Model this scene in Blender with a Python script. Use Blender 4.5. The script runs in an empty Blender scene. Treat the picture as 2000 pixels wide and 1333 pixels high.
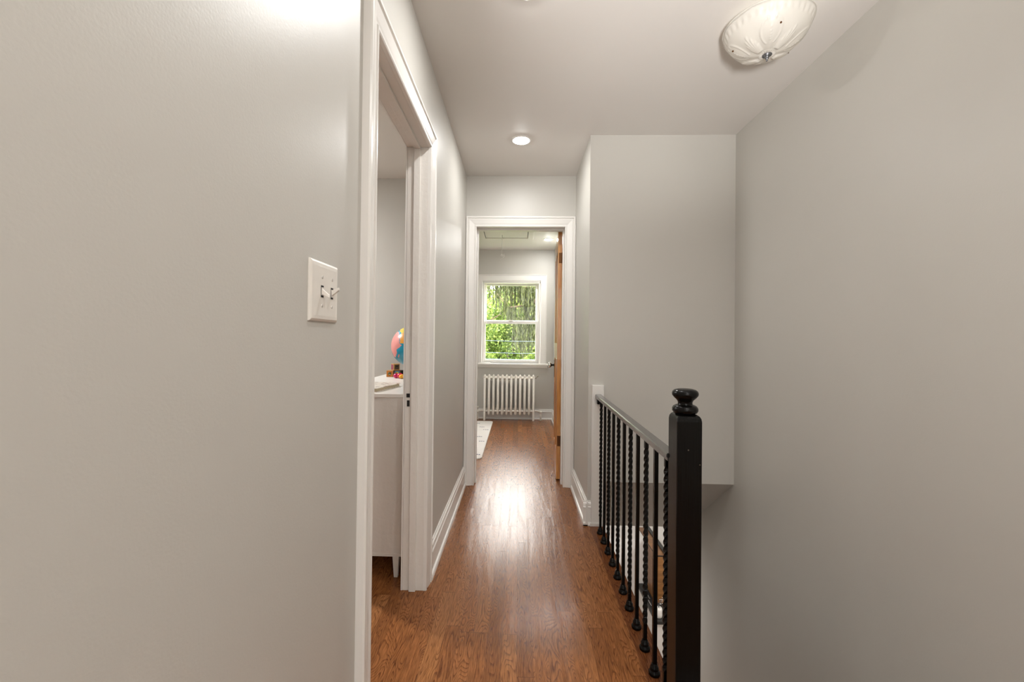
import bpy, math, random
import numpy as np
from mathutils import Vector, Matrix

random.seed(7)
rng = np.random.default_rng(7)
C = bpy.context.scene.collection
PI = math.pi

# ------------------------------------------------------------------ camera
F_PX, YAW, PITCH, ROLL = 824.1, .0292, .0087, .0109
EYE = 1.1522
cam_d = bpy.data.cameras.new('camera')
cam = bpy.data.objects.new('camera', cam_d)
C.objects.link(cam)
cam_d.sensor_width = 36
cam_d.lens = F_PX * 36 / 2000
cam_d.clip_start = .02
cam_d.shift_x = (1000 - 988.3) / 2000
cam_d.shift_y = (655.2 - 666.5) / 2000
fw = Vector((-math.sin(YAW), math.cos(YAW), 0))
rt = Vector((math.cos(YAW), math.sin(YAW), 0))
up = Vector((0, 0, 1))
f2 = fw * math.cos(PITCH) + up * math.sin(PITCH)
u2 = up * math.cos(PITCH) - fw * math.sin(PITCH)
r3 = rt * math.cos(ROLL) + u2 * math.sin(ROLL)
u3 = u2 * math.cos(ROLL) - rt * math.sin(ROLL)
M = Matrix((r3, u3, -f2)).transposed().to_4x4()
M.translation = Vector((0, 0, EYE))
cam.matrix_world = M
bpy.context.scene.camera = cam

# ------------------------------------------------------------------ exposure, world, sun
vs = bpy.context.scene.view_settings
vs.view_transform = 'Standard'
vs.look = 'None'
vs.gamma = 1
vs.use_curve_mapping = False
vs.exposure = 0.09
LAMP = 310.0          # strength of the recessed lenses
LAMP_COL = (1.0, .995, .98)

world = bpy.data.worlds.new('overcast_sky')
bpy.context.scene.world = world
world.use_nodes = True
wn = world.node_tree.nodes
wn['Background'].inputs[0].default_value = (1.0, .97, .92, 1)
wn['Background'].inputs[1].default_value = 17.0

sun_d = bpy.data.lights.new('sun', 'SUN')
sun_d.energy = 1.2
sun_d.angle = .05
sun_d.color = (1, .95, .82)
sun = bpy.data.objects.new('sun', sun_d)
C.objects.link(sun)
sun.rotation_euler = (math.radians(42), 0, math.radians(-18))   # from behind the house, onto the trees

# the photographer's flash, bounced off the hall ceiling from behind the viewpoint
fl_d = bpy.data.lights.new('bounced_flash', 'SPOT')
fl_d.spot_size = math.radians(50); fl_d.spot_blend = 1.0; fl_d.shadow_soft_size = .12; fl_d.energy = 210; fl_d.color = (1, .99, .975)
fl = bpy.data.objects.new('bounced_flash', fl_d); C.objects.link(fl)
fl.location = (.3, -.25, 1.25)
fl.rotation_euler = (Vector((.66, 1.45, 2.44)) - fl.location).to_track_quat('-Z', 'Y').to_euler()
rf_d = bpy.data.lights.new('rear_up_fill', 'AREA')  # added fill aimed up at the ceiling, not a second real flash
rf_d.shape = 'DISK'; rf_d.size = .4; rf_d.energy = 16; rf_d.spread = math.radians(80); rf_d.color = (1, .99, .975)
rf = bpy.data.objects.new('rear_up_fill', rf_d); C.objects.link(rf)
rf.location = (.6, -1.0, 1.0); rf.rotation_euler = (PI, 0, 0)

# added soft frontal fill behind the viewpoint
fill_d = bpy.data.lights.new('hall_fill', 'AREA')
fill_d.shape = 'RECTANGLE'; fill_d.size = 1.2; fill_d.size_y = 1.6; fill_d.energy = 25; fill_d.color = (1, .985, .96)
fill = bpy.data.objects.new('hall_fill', fill_d); C.objects.link(fill)
fill.location = (.1, -2.5, 1.5); fill.rotation_euler = (math.radians(90), 0, math.radians(-14))

# ------------------------------------------------------------------ materials
def new_mat(name):
    m = bpy.data.materials.new(name)
    m.use_nodes = True
    nt = m.node_tree
    return m, nt, nt.nodes['Principled BSDF']

def N(nt, typ, **kw):
    n = nt.nodes.new(typ)
    for k, v in kw.items():
        setattr(n, k, v)
    return n

def L(nt, a, b):
    nt.links.new(a, b)

def math_node(nt, op, a, b=None, c=None):
    n = N(nt, 'ShaderNodeMath', operation=op)
    for i, v in enumerate((a, b, c)):
        if v is None:
            continue
        if isinstance(v, (int, float)):
            n.inputs[i].default_value = v
        else:
            L(nt, v, n.inputs[i])
    return n.outputs[0]

def srgb(r, g, b):
    f = lambda c: (c / 255 / 12.92) if c / 255 <= .04045 else ((c / 255 + .055) / 1.055) ** 2.4
    return (f(r), f(g), f(b), 1)

def paint(name, col, rough=.45, bump=.0, scale=220, spec=.5, tint=.02):
    """painted surface: slightly uneven roller texture"""
    m, nt, p = new_mat(name)
    tc = N(nt, 'ShaderNodeTexCoord')
    no = N(nt, 'ShaderNodeTexNoise')
    no.inputs['Scale'].default_value = 3
    L(nt, tc.outputs['Object'], no.inputs['Vector'])
    mx = N(nt, 'ShaderNodeMixRGB')
    mx.inputs[1].default_value = col
    mx.inputs[2].default_value = tuple(c * (1 - tint * 2) for c in col[:3]) + (1,)
    L(nt, no.outputs[0], mx.inputs[0])
    L(nt, mx.outputs[0], p.inputs['Base Color'])
    p.inputs['Roughness'].default_value = rough
    p.inputs['Specular IOR Level'].default_value = spec
    if bump:
        n2 = N(nt, 'ShaderNodeTexNoise')
        n2.inputs['Scale'].default_value = scale
        n2.inputs['Detail'].default_value = 3
        n3 = N(nt, 'ShaderNodeTexNoise')
        n3.inputs['Scale'].default_value = 14
        L(nt, tc.outputs['Object'], n2.inputs['Vector'])
        L(nt, tc.outputs['Object'], n3.inputs['Vector'])
        s = math_node(nt, 'ADD', n2.outputs[0], math_node(nt, 'MULTIPLY', n3.outputs[0], 2.0))
        b = N(nt, 'ShaderNodeBump')
        b.inputs['Strength'].default_value = bump
        b.inputs['Distance'].default_value = .0015
        L(nt, s, b.inputs['Height'])
        L(nt, b.outputs[0], p.inputs['Normal'])
    return m

def plain(name, col, rough=.5, metal=0, emit=0, ecol=None, **kw):
    m, nt, p = new_mat(name)
    tc = N(nt, 'ShaderNodeTexCoord')
    no = N(nt, 'ShaderNodeTexNoise')
    no.inputs['Scale'].default_value = 40
    L(nt, tc.outputs['Object'], no.inputs['Vector'])
    mx = N(nt, 'ShaderNodeMixRGB')
    mx.inputs[1].default_value = col
    mx.inputs[2].default_value = tuple(c * .92 for c in col[:3]) + (1,)
    L(nt, no.outputs[0], mx.inputs[0])
    L(nt, mx.outputs[0], p.inputs['Base Color'])
    p.inputs['Roughness'].default_value = rough
    p.inputs['Metallic'].default_value = metal
    if emit:
        p.inputs['Emission Color'].default_value = ecol or col
        p.inputs['Emission Strength'].default_value = emit
    for k, v in kw.items():
        p.inputs[k].default_value = v
    return m

M_WALL = paint('warm_grey_wall_paint', srgb(201, 198, 191), .42, .13, spec=.5)
M_CEIL = paint('ceiling_paint', srgb(228, 224, 219), .55, .08)
M_TRIM = paint('white_gloss_trim_paint', srgb(237, 234, 229), .28, .12, 30)
M_TRIM_OLD = paint('white_chipped_trim_paint', srgb(233, 229, 223), .33, .8, 55)
M_PLASTIC = plain('white_plastic', srgb(238, 233, 225), .3)
M_WHITE = plain('lower_white', srgb(238, 234, 228), .5)
M_DARK = plain('dark_hole', srgb(12, 11, 10), .7)
M_RAD = paint('radiator_white_paint', srgb(236, 230, 220), .35, .1)
M_CHROME = plain('polished_nickel', srgb(190, 185, 175), .2, 1)
M_BRONZE = plain('aged_bronze', srgb(96, 62, 34), .4, .8)
M_IRON = plain('dark_iron', srgb(26, 24, 22), .35, .6)
M_GREYMETAL = plain('grey_metal', srgb(120, 120, 122), .35, .8)
M_LENS = plain('lamp_lens', (1, 1, 1, 1), .5, emit=LAMP, ecol=LAMP_COL + (1,))
M_LENS_BED = plain('lamp_lens_bedroom', (1, 1, 1, 1), .5, emit=LAMP * 1.5, ecol=LAMP_COL + (1,))
M_FILL_LOW = plain('added_lens_lower', (1, 1, 1, 1), .5, emit=LAMP * 2.1, ecol=LAMP_COL + (1,))  # for the lamps added downstairs
M_FILL_SIDE = plain('added_lens_side_room', (1, 1, 1, 1), .5, emit=LAMP * 8, ecol=LAMP_COL + (1,))  # for the lamp added in the side room

def black_paint():
    m, nt, p = new_mat('black_gloss_paint')
    tc = N(nt, 'ShaderNodeTexCoord')
    mp = N(nt, 'ShaderNodeMapping')
    mp.inputs['Scale'].default_value = (230, 230, 8)
    n1 = N(nt, 'ShaderNodeTexNoise')
    n1.inputs['Scale'].default_value = 1
    n1.inputs['Detail'].default_value = 4
    L(nt, tc.outputs['Object'], mp.inputs[0])
    L(nt, mp.outputs[0], n1.inputs['Vector'])
    # small pale chips
    n2 = N(nt, 'ShaderNodeTexVoronoi')
    n2.inputs['Scale'].default_value = 22
    L(nt, tc.outputs['Object'], n2.inputs['Vector'])
    chip = math_node(nt, 'LESS_THAN', n2.outputs['Distance'], .045)
    mx = N(nt, 'ShaderNodeMixRGB')
    mx.inputs[1].default_value = srgb(10, 9, 8)
    mx.inputs[2].default_value = srgb(90, 84, 74)
    L(nt, chip, mx.inputs[0])
    L(nt, mx.outputs[0], p.inputs['Base Color'])
    p.inputs['Roughness'].default_value = .24
    p.inputs['Specular IOR Level'].default_value = .2
    b = N(nt, 'ShaderNodeBump')
    b.inputs['Strength'].default_value = .35
    b.inputs['Distance'].default_value = .001
    L(nt, n1.outputs[0], b.inputs['Height'])
    L(nt, b.outputs[0], p.inputs['Normal'])
    return m
M_BLACK = black_paint()
M_RAIL = plain('worn_glossy_black_rail', srgb(20, 19, 17), .3, **{'Coat Weight': 1.0, 'Coat Roughness': .22, 'Specular IOR Level': .6})

def floor_mat(name='oak_strip_floor', border=False):
    m, nt, p = new_mat(name)
    W, LEN = .0565, .95
    geo = N(nt, 'ShaderNodeNewGeometry')
    sp = N(nt, 'ShaderNodeSeparateXYZ')
    L(nt, geo.outputs['Position'], sp.inputs[0])
    X, Y = sp.outputs[0], sp.outputs[1]
    xs = math_node(nt, 'DIVIDE', math_node(nt, 'SUBTRACT', X, .0075 if not border else .3), W if not border else 1.0)
    row = math_node(nt, 'FLOOR', xs)
    fx = math_node(nt, 'FRACT', xs)
    wr = N(nt, 'ShaderNodeTexWhiteNoise', noise_dimensions='1D')
    L(nt, row, wr.inputs['W'])
    ys = math_node(nt, 'DIVIDE', math_node(nt, 'ADD', Y, math_node(nt, 'MULTIPLY', wr.outputs[0], 7.3)), LEN)
    colm = math_node(nt, 'FLOOR', ys)
    fy = math_node(nt, 'FRACT', ys)
    cv = N(nt, 'ShaderNodeCombineXYZ')
    L(nt, row, cv.inputs[0]); L(nt, colm, cv.inputs[1])
    wid = N(nt, 'ShaderNodeTexWhiteNoise', noise_dimensions='2D')
    L(nt, cv.outputs[0], wid.inputs['Vector'])
    ramp = N(nt, 'ShaderNodeValToRGB')
    e = ramp.color_ramp.elements
    if border:
        e[0].position = 0; e[0].color = srgb(112, 66, 36)
        e[1].position = 1; e[1].color = srgb(118, 70, 38)
    else:
        e[0].position = 0; e[0].color = srgb(130, 81, 44)
        e[1].position = 1; e[1].color = srgb(154, 103, 61)
        a = e.new(.3); a.color = srgb(138, 87, 48)
        a = e.new(.7); a.color = srgb(145, 93, 53)
    L(nt, wid.outputs[0], ramp.inputs[0])
    # grain coordinates, shifted per board
    sh = math_node(nt, 'MULTIPLY', wid.outputs[0], 37.0)
    g = N(nt, 'ShaderNodeCombineXYZ')
    L(nt, math_node(nt, 'ADD', X, sh), g.inputs[0])
    L(nt, math_node(nt, 'ADD', math_node(nt, 'MULTIPLY', Y, .085), sh), g.inputs[1])
    n1 = N(nt, 'ShaderNodeTexNoise')
    n1.inputs['Scale'].default_value = 210
    n1.inputs['Detail'].default_value = 5
    n1.inputs['Roughness'].default_value = .65
    L(nt, g.outputs[0], n1.inputs['Vector'])
    # cathedral figure
    g2 = N(nt, 'ShaderNodeCombineXYZ')
    L(nt, math_node(nt, 'ADD', X, sh), g2.inputs[0])
    L(nt, math_node(nt, 'ADD', math_node(nt, 'MULTIPLY', Y, .13), sh), g2.inputs[1])
    n2 = N(nt, 'ShaderNodeTexNoise')
    n2.inputs['Scale'].default_value = 17
    n2.inputs['Detail'].default_value = 1.5
    n2.inputs['Distortion'].default_value = .35
    L(nt, g2.outputs[0], n2.inputs['Vector'])
    band = math_node(nt, 'FRACT', math_node(nt, 'MULTIPLY', n2.outputs[0], 30.0))
    bandr = N(nt, 'ShaderNodeValToRGB')
    be = bandr.color_ramp.elements
    be[0].position = 0; be[0].color = (1, 1, 1, 1)
    be[1].position = 1; be[1].color = (.25, .25, .25, 1)
    k = be.new(.6); k.color = (.75, .75, .75, 1)
    k = be.new(.85); k.color = (0, 0, 0, 1)
    L(nt, band, bandr.inputs[0])
    grain = math_node(nt, 'MULTIPLY', bandr.outputs[0], 1.0)
    r1 = N(nt, 'ShaderNodeMapRange')
    r1.inputs['From Min'].default_value = .35; r1.inputs['From Max'].default_value = .62
    r1.inputs['To Min'].default_value = 0; r1.inputs['To Max'].default_value = 1
    L(nt, n1.outputs[0], r1.inputs['Value'])
    dk = N(nt, 'ShaderNodeMixRGB', blend_type='MULTIPLY')
    dk.inputs[0].default_value = 1.0
    L(nt, ramp.outputs[0], dk.inputs[1])
    gm = N(nt, 'ShaderNodeMixRGB')
    gm.inputs[1].default_value = (.26, .17, .12, 1)
    gm.inputs[2].default_value = (1.25, 1.27, 1.25, 1)
    tot = math_node(nt, 'ADD', math_node(nt, 'MULTIPLY', grain, .5), math_node(nt, 'MULTIPLY', r1.outputs[0], .5))
    L(nt, tot, gm.inputs[0])
    L(nt, gm.outputs[0], dk.inputs[2])
    # seams
    s1 = math_node(nt, 'LESS_THAN', math_node(nt, 'MINIMUM', fx, math_node(nt, 'SUBTRACT', 1.0, fx)), .009 if not border else 0.0)
    s2 = math_node(nt, 'LESS_THAN', math_node(nt, 'MINIMUM', fy, math_node(nt, 'SUBTRACT', 1.0, fy)), .0011 if not border else 0.0)
    seam = math_node(nt, 'MAXIMUM', s1, s2)
    sm = N(nt, 'ShaderNodeMixRGB')
    L(nt, math_node(nt, 'MULTIPLY', seam, .55), sm.inputs[0])
    L(nt, dk.outputs[0], sm.inputs[1])
    sm.inputs[2].default_value = srgb(45, 22, 12)
    L(nt, sm.outputs[0], p.inputs['Base Color'])
    p.inputs['Roughness'].default_value = .23
    p.inputs['Specular IOR Level'].default_value = .24
    p.inputs['Coat Weight'].default_value = .06
    p.inputs['Coat Roughness'].default_value = .12
    b = N(nt, 'ShaderNodeBump')
    b.inputs['Strength'].default_value = .16
    b.inputs['Distance'].default_value = .0016
    tilt = math_node(nt, 'MULTIPLY', math_node(nt, 'SUBTRACT', tot, seam), 1.0)
    L(nt, tilt, b.inputs['Height'])
    L(nt, b.outputs[0], p.inputs['Normal'])
    L(nt, b.outputs[0], p.inputs['Coat Normal'])
    return m
M_FLOOR = floor_mat()
M_BORDER = floor_mat('dark_border_board', True)

def wood(name, c1, c2, rough=.3, scale=(90, 90, 5)):
    m, nt, p = new_mat(name)
    tc = N(nt, 'ShaderNodeTexCoord')
    mp = N(nt, 'ShaderNodeMapping')
    mp.inputs['Scale'].default_value = scale
    n1 = N(nt, 'ShaderNodeTexNoise')
    n1.inputs['Scale'].default_value = 1
    n1.inputs['Detail'].default_value = 5
    n1.inputs['Distortion'].default_value = .6
    L(nt, tc.outputs['Object'], mp.inputs[0])
    L(nt, mp.outputs[0], n1.inputs['Vector'])
    r = N(nt, 'ShaderNodeValToRGB')
    r.color_ramp.elements[0].position = .35; r.color_ramp.elements[0].color = c1
    r.color_ramp.elements[1].position = .65; r.color_ramp.elements[1].color = c2
    L(nt, n1.outputs[0], r.inputs[0])
    L(nt, r.outputs[0], p.inputs['Base Color'])
    p.inputs['Roughness'].default_value = rough
    p.inputs['Coat Weight'].default_value = .3
    return m
M_DOOR = wood('varnished_pine', srgb(170, 104, 40), srgb(204, 144, 68))
M_CAB = wood('brown_cabinet_wood', srgb(120, 78, 36), srgb(150, 102, 54), .45, (6, 14, 30))

def glass(name, tint=(1, 1, 1, 1), refl=1.0, rough=0.0):
    m = bpy.data.materials.new(name)
    m.use_nodes = True
    nt = m.node_tree
    nt.nodes.clear()
    out = N(nt, 'ShaderNodeOutputMaterial')
    tr = N(nt, 'ShaderNodeBsdfTransparent'); tr.inputs[0].default_value = tint
    gl = N(nt, 'ShaderNodeBsdfGlossy'); gl.inputs['Roughness'].default_value = rough
    fr = N(nt, 'ShaderNodeFresnel'); fr.inputs[0].default_value = 1.45
    mx = N(nt, 'ShaderNodeMixShader')
    L(nt, math_node(nt, 'MULTIPLY', fr.outputs[0], refl), mx.inputs[0])
    L(nt, tr.outputs[0], mx.inputs[1]); L(nt, gl.outputs[0], mx.inputs[2])
    L(nt, mx.outputs[0], out.inputs[0])
    return m
M_GLASS = glass('window_glass', refl=.25)

def crystal():
    m, nt, p = new_mat('clear_crystal')
    p.inputs['Transmission Weight'].default_value = 1
    p.inputs['Roughness'].default_value = .02
    p.inputs['IOR'].default_value = 1.5
    return m
M_CRYSTAL = crystal()

def frosted():
    m, nt, p = new_mat('frosted_lamp_glass')
    p.inputs['Base Color'].default_value = srgb(222, 219, 212)
    p.inputs['Roughness'].default_value = .35
    p.inputs['Subsurface Weight'].default_value = 0
    p.inputs['Transmission Weight'].default_value = 0
    tl = N(nt, 'ShaderNodeBsdfTranslucent')
    tl.inputs[0].default_value = (1, .97, .92, 1)
    mx = N(nt, 'ShaderNodeMixShader'); mx.inputs[0].default_value = .3
    out = nt.nodes['Material Output']
    L(nt, p.outputs[0], mx.inputs[1]); L(nt, tl.outputs[0], mx.inputs[2])
    L(nt, mx.outputs[0], out.inputs[0])
    return m
M_FROST = frosted()

def leaf_mat(name, c1, c2, c3=None):
    m, nt, p = new_mat(name)
    geo = N(nt, 'ShaderNodeNewGeometry')
    r = N(nt, 'ShaderNodeValToRGB')
    r.color_ramp.elements[0].color = c1
    r.color_ramp.elements[1].color = c2
    if c3:
        k = r.color_ramp.elements.new(.5); k.color = c3
    L(nt, geo.outputs['Random Per Island'], r.inputs[0])
    L(nt, r.outputs[0], p.inputs['Base Color'])
    p.inputs['Roughness'].default_value = .6
    tl = N(nt, 'ShaderNodeBsdfTranslucent')
    L(nt, r.outputs[0], tl.inputs[0])
    mx = N(nt, 'ShaderNodeMixShader'); mx.inputs[0].default_value = .35
    out = nt.nodes['Material Output']
    L(nt, p.outputs[0], mx.inputs[1]); L(nt, tl.outputs[0], mx.inputs[2])
    L(nt, mx.outputs[0], out.inputs[0])
    return m
M_LEAF = leaf_mat('bright_leaves', srgb(62, 82, 34), srgb(150, 168, 84), srgb(102, 126, 54))
M_LEAF2 = leaf_mat('deep_leaves', srgb(44, 58, 30), srgb(92, 110, 60))
M_NEEDLE = leaf_mat('drooping_needles', srgb(28, 34, 12), srgb(84, 92, 42), srgb(50, 58, 22))
M_BARK = plain('bark', srgb(74, 60, 46), .9)

def rug_mat():
    m, nt, p = new_mat('woven_white_cotton')
    tc = N(nt, 'ShaderNodeTexCoord')
    w = N(nt, 'ShaderNodeTexWave')
    w.bands_direction = 'Y'
    w.inputs['Scale'].default_value = 14
    w.inputs['Distortion'].default_value = 2.5
    L(nt, tc.outputs['Object'], w.inputs['Vector'])
    mx = N(nt, 'ShaderNodeMixRGB')
    mx.inputs[1].default_value = srgb(205, 199, 192)
    mx.inputs[2].default_value = srgb(240, 236, 232)
    L(nt, w.outputs[0], mx.inputs[0])
    L(nt, mx.outputs[0], p.inputs['Base Color'])
    p.inputs['Roughness'].default_value = .9
    b = N(nt, 'ShaderNodeBump'); b.inputs['Strength'].default_value = .6; b.inputs['Distance'].default_value = .004
    L(nt, w.outputs[0], b.inputs['Height']); L(nt, b.outputs[0], p.inputs['Normal'])
    return m
M_RUG = rug_mat()
M_NAVY = plain('navy_yarn', srgb(58, 62, 92), .9)

# ------------------------------------------------------------------ mesh builder
def wloc(o):
    v = Vector((0, 0, 0))
    while o:
        v += o.location
        o = o.parent
    return v

class MB:
    def __init__(s):
        s.v = []; s.f = []; s.sm = []; s.mi = []
    def add(s, vs_, fs, smooth=False, mi=0):
        k = len(s.v)
        s.v += [tuple(v) for v in vs_]
        for f in fs:
            s.f.append([i + k for i in f]); s.sm.append(smooth); s.mi.append(mi)
        return s
    def box(s, x0, x1, y0, y1, z0, z1, mi=0, rot=0):
        if x0 > x1: x0, x1 = x1, x0
        if y0 > y1: y0, y1 = y1, y0
        vs_ = [Vector((x, y, z)) for z in (z0, z1) for (x, y) in ((x0, y0), (x1, y0), (x1, y1), (x0, y1))]
        if rot:
            c = Vector(((x0 + x1) / 2, (y0 + y1) / 2, (z0 + z1) / 2))
            R = Matrix.Rotation(rot, 3, 'Z')
            vs_ = [R @ (v - c) + c for v in vs_]
        return s.add(vs_, [(3, 2, 1, 0), (4, 5, 6, 7), (0, 1, 5, 4), (1, 2, 6, 5), (2, 3, 7, 6), (3, 0, 4, 7)], mi=mi)
    def prism(s, poly, axis, a, b, mi=0, smooth=False):
        """extrude a 2D polygon (the two other axes, in order) along axis from a to b"""
        def P(u, w, t):
            return {'X': (t, u, w), 'Y': (u, t, w), 'Z': (u, w, t)}[axis]
        n = len(poly)
        vs_ = [P(u, w, a) for u, w in poly] + [P(u, w, b) for u, w in poly]
        k = len(s.v)
        s.v += vs_
        s.f.append([k + i for i in range(n)][::-1]); s.sm.append(False); s.mi.append(mi)
        s.f.append([k + n + i for i in range(n)]); s.sm.append(False); s.mi.append(mi)
        for i in range(n):
            j = (i + 1) % n
            s.f.append([k + i, k + j, k + n + j, k + n + i]); s.sm.append(smooth); s.mi.append(mi)
        return s
    def lathe(s, prof, c, axis='Z', n=32, mi=0, cap=True):
        """prof: (radius, height) pairs along the axis starting at c"""
        c = Vector(c); rings = []
        for r, h in prof:
            ring = []
            for i in range(n):
                a = 2 * PI * i / n
                p = {'Z': (r * math.cos(a), r * math.sin(a), h), 'X': (h, r * math.cos(a), r * math.sin(a)),
                     'Y': (r * math.sin(a), h, r * math.cos(a))}[axis]
                ring.append(c + Vector(p))
            rings.append(ring)
        vs_ = [v for r in rings for v in r]
        fs = []
        for k in range(len(prof) - 1):
            for i in range(n):
                j = (i + 1) % n
                fs.append((k * n + i, k * n + j, (k + 1) * n + j, (k + 1) * n + i))
        s.add(vs_, fs, True, mi)
        if cap:
            k0 = len(s.v) - len(vs_)
            s.f.append([k0 + i for i in range(n)][::-1]); s.sm.append(False); s.mi.append(mi)
            k1 = k0 + (len(prof) - 1) * n
            s.f.append([k1 + i for i in range(n)]); s.sm.append(False); s.mi.append(mi)
        return s
    def tube(s, pts, r, n=10, mi=0):
        pts = [Vector(p) for p in pts]
        rs = r if isinstance(r, (list, tuple)) else [r] * len(pts)
        rings = []
        ref = None
        for i, p in enumerate(pts):
            t = (pts[min(i + 1, len(pts) - 1)] - pts[max(i - 1, 0)]).normalized()
            if ref is None:
                ref = Vector((0, 0, 1)) if abs(t.z) < .9 else Vector((1, 0, 0))
            a = (ref - t * ref.dot(t)).normalized()
            ref = a
            b = t.cross(a)
            rings.append([p + (a * math.cos(2 * PI * k / n) + b * math.sin(2 * PI * k / n)) * rs[i] for k in range(n)])
        vs_ = [v for r_ in rings for v in r_]
        fs = []
        for k in range(len(pts) - 1):
            for i in range(n):
                j = (i + 1) % n
                fs.append((k * n + i, k * n + j, (k + 1) * n + j, (k + 1) * n + i))
        s.add(vs_, fs, True, mi)
        k0 = len(s.v) - len(vs_)
        s.f.append([k0 + i for i in range(n)][::-1]); s.sm.append(False); s.mi.append(mi)
        k1 = k0 + (len(pts) - 1) * n
        s.f.append([k1 + i for i in range(n)]); s.sm.append(False); s.mi.append(mi)
        return s
    def sphere(s, c, r, nu=24, nv=14, scale=(1, 1, 1), mi=0):
        c = Vector(c); vs_ = []; fs = []
        for j in range(nv + 1):
            t = PI * j / nv
            for i in range(nu):
                a = 2 * PI * i / nu
                vs_.append(c + Vector((math.sin(t) * math.cos(a) * scale[0], math.sin(t) * math.sin(a) * scale[1], math.cos(t) * scale[2])) * r)
        for j in range(nv):
            for i in range(nu):
                k = (i + 1) % nu
                fs.append((j * nu + i, (j + 1) * nu + i, (j + 1) * nu + k, j * nu + k))
        return s.add(vs_, fs, True, mi)
    def build(s, name, mats, parent=None, origin=None, bevel=0, seg=2):
        if not isinstance(mats, (list, tuple)): mats = [mats]
        o0 = wloc(parent) if parent else Vector((0, 0, 0))
        org = Vector(origin) if origin else Vector((0, 0, 0))
        me = bpy.data.meshes.new(name)
        off = o0 + org if not parent else o0
        me.from_pydata([(Vector(v) - off)[:] for v in s.v], [], s.f)
        for m in mats: me.materials.append(m)
        me.polygons.foreach_set('use_smooth', s.sm)
        me.polygons.foreach_set('material_index', s.mi)
        me.validate(); me.update()
        o = bpy.data.objects.new(name, me)
        C.objects.link(o)
        if parent: o.parent = parent
        else: o.location = org
        if bevel:
            b = o.modifiers.new('bevel', 'BEVEL'); b.width = bevel; b.segments = seg; b.limit_method = 'ANGLE'
            b.angle_limit = math.radians(50); b.harden_normals = False
        return o

def tag(o, label=None, cat=None, group=None, kind=None):
    if label: o['label'] = label
    if cat: o['category'] = cat
    if group: o['group'] = group
    if kind: o['kind'] = kind
    return o

def thing(name, loc, label=None, cat=None, group=None, kind=None):
    o = bpy.data.objects.new(name, None); C.objects.link(o)
    o.location = loc; o.empty_display_size = .05
    return tag(o, label, cat, group, kind)

def struct(name, mb, mats, label=None, parent=None, bevel=0):
    o = mb.build(name, mats, parent, bevel=bevel)
    if not parent: tag(o, label, name.split('_')[0], kind='structure')
    return o

# ------------------------------------------------------------------ the shell
CZ = 2.441
XL, XR, XW = -.422, .4416, 1.342
YF, YB, YW = 3.3226, 2.6587, 6.09
YR = 3.445                      # rear face of the wall the far doorway stands in
ST = .535                       # right edge of the hall floor over the stairwell
DY0, DY1, DZ = 1.19, 1.92, 2.03    # side doorway
FX0, FX1, FZ = -.337, .358, 2.034  # far doorway
LOW = -2.75
YEND = -2.6

b = MB()
b.box(-3.3, .44, YEND, 6.25, -.335, 0)
b.box(.44, ST - .085, YEND, 3.4, -.335, 0)
b.box(.44, 1.46, YEND, .95, -.335, 0)
b.box(.44, 1.46, 3.45, 6.25, -.335, 0)
struct('floor', b, M_FLOOR, 'narrow-strip brown oak floor running down the hall into the rooms')
b = MB().box(ST - .085, ST, .95, YB, -.335, .0012)
struct('trim_2', b, M_BORDER, 'dark red-brown border board at the edge of the stairwell')
b = MB().box(-3.3, 1.5, YEND - .1, 6.25, CZ, CZ + .12)
struct('ceiling', b, M_CEIL, 'smooth pale warm-white ceiling')

# left wall with its doorway
LT = XL - .096
b = MB()
b.box(LT, XL, YEND, DY0 - .018, 0, CZ)
b.box(LT, XL, DY1 + .018, YF + .02, 0, CZ)
b.box(LT, XL, DY0 - .018, DY1 + .018, DZ + .018, CZ)
struct('wall_left', b, M_WALL, 'long grey painted wall on the left of the hall')

# far wall with the doorway to the back room
b = MB()
b.box(LT, FX0 - .018, YF, YR, 0, CZ)
b.box(FX1 + .018, XR + .08, YF, YR, 0, CZ)
b.box(FX0 - .018, FX1 + .018, YF, YR, FZ + .018, CZ)
b.box(-3.2, LT, 3.376, YR, 0, CZ)
struct('wall_far', b, M_WALL, 'grey wall at the end of the hall holding the far doorway')

# stub wall and the bulkhead over the stairs
b = MB().box(XR, .545, YB, YF, -.335, CZ)
struct('wall_stub', b, M_WALL, 'short grey wall on the right just before the far doorway')
b = MB().prism([(YB, .2658), (YB, CZ), (3.6, CZ), (3.6, -.335), (3.42, -.335)], 'X', .545, XW)
struct('wall_bulkhead', b, M_WALL, 'grey wall above the stairs with a sloping underside')
b = MB().box(XW, XW + .12, YEND, 3.6, LOW, CZ)
struct('wall_right', b, M_WALL, 'tall grey wall on the right running down the stairwell')
b = MB().box(LT, XW, YEND - .1, YEND, 0, CZ)
struct('wall_near', b, M_WALL, 'grey wall closing the hall behind the viewpoint')

# back room
b = MB()
WX0, WX1, WZ0, WZ1 = -.5222, .3139, .80, 1.979
b.box(-2.6, WX0, YW, 6.25, 0, CZ); b.box(WX1, .62, YW, 6.25, 0, CZ)
b.box(WX0, WX1, YW, 6.25, 0, WZ0); b.box(WX0, WX1, YW, 6.25, WZ1, CZ)
struct('wall_window', b, M_WALL, 'grey wall of the back room under and around the window')
b = MB().box(.508, .62, YR, YW, 0, CZ)
struct('wall_bedroom_right', b, M_WALL, 'grey wall behind the open wooden door')
b = MB().box(-2.72, -2.6, YR, 6.25, 0, CZ)
struct('wall_bedroom_left', b, M_WALL, 'grey left wall of the back room')
# side room
b = MB()
b.box(-3.3, -3.2, -.6, 3.45, 0, CZ); b.box(-3.2, LT, -.6, -.5, 0, CZ)
struct('wall_side_room', b, M_WALL, 'grey walls of the side room beyond the left doorway')

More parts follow.
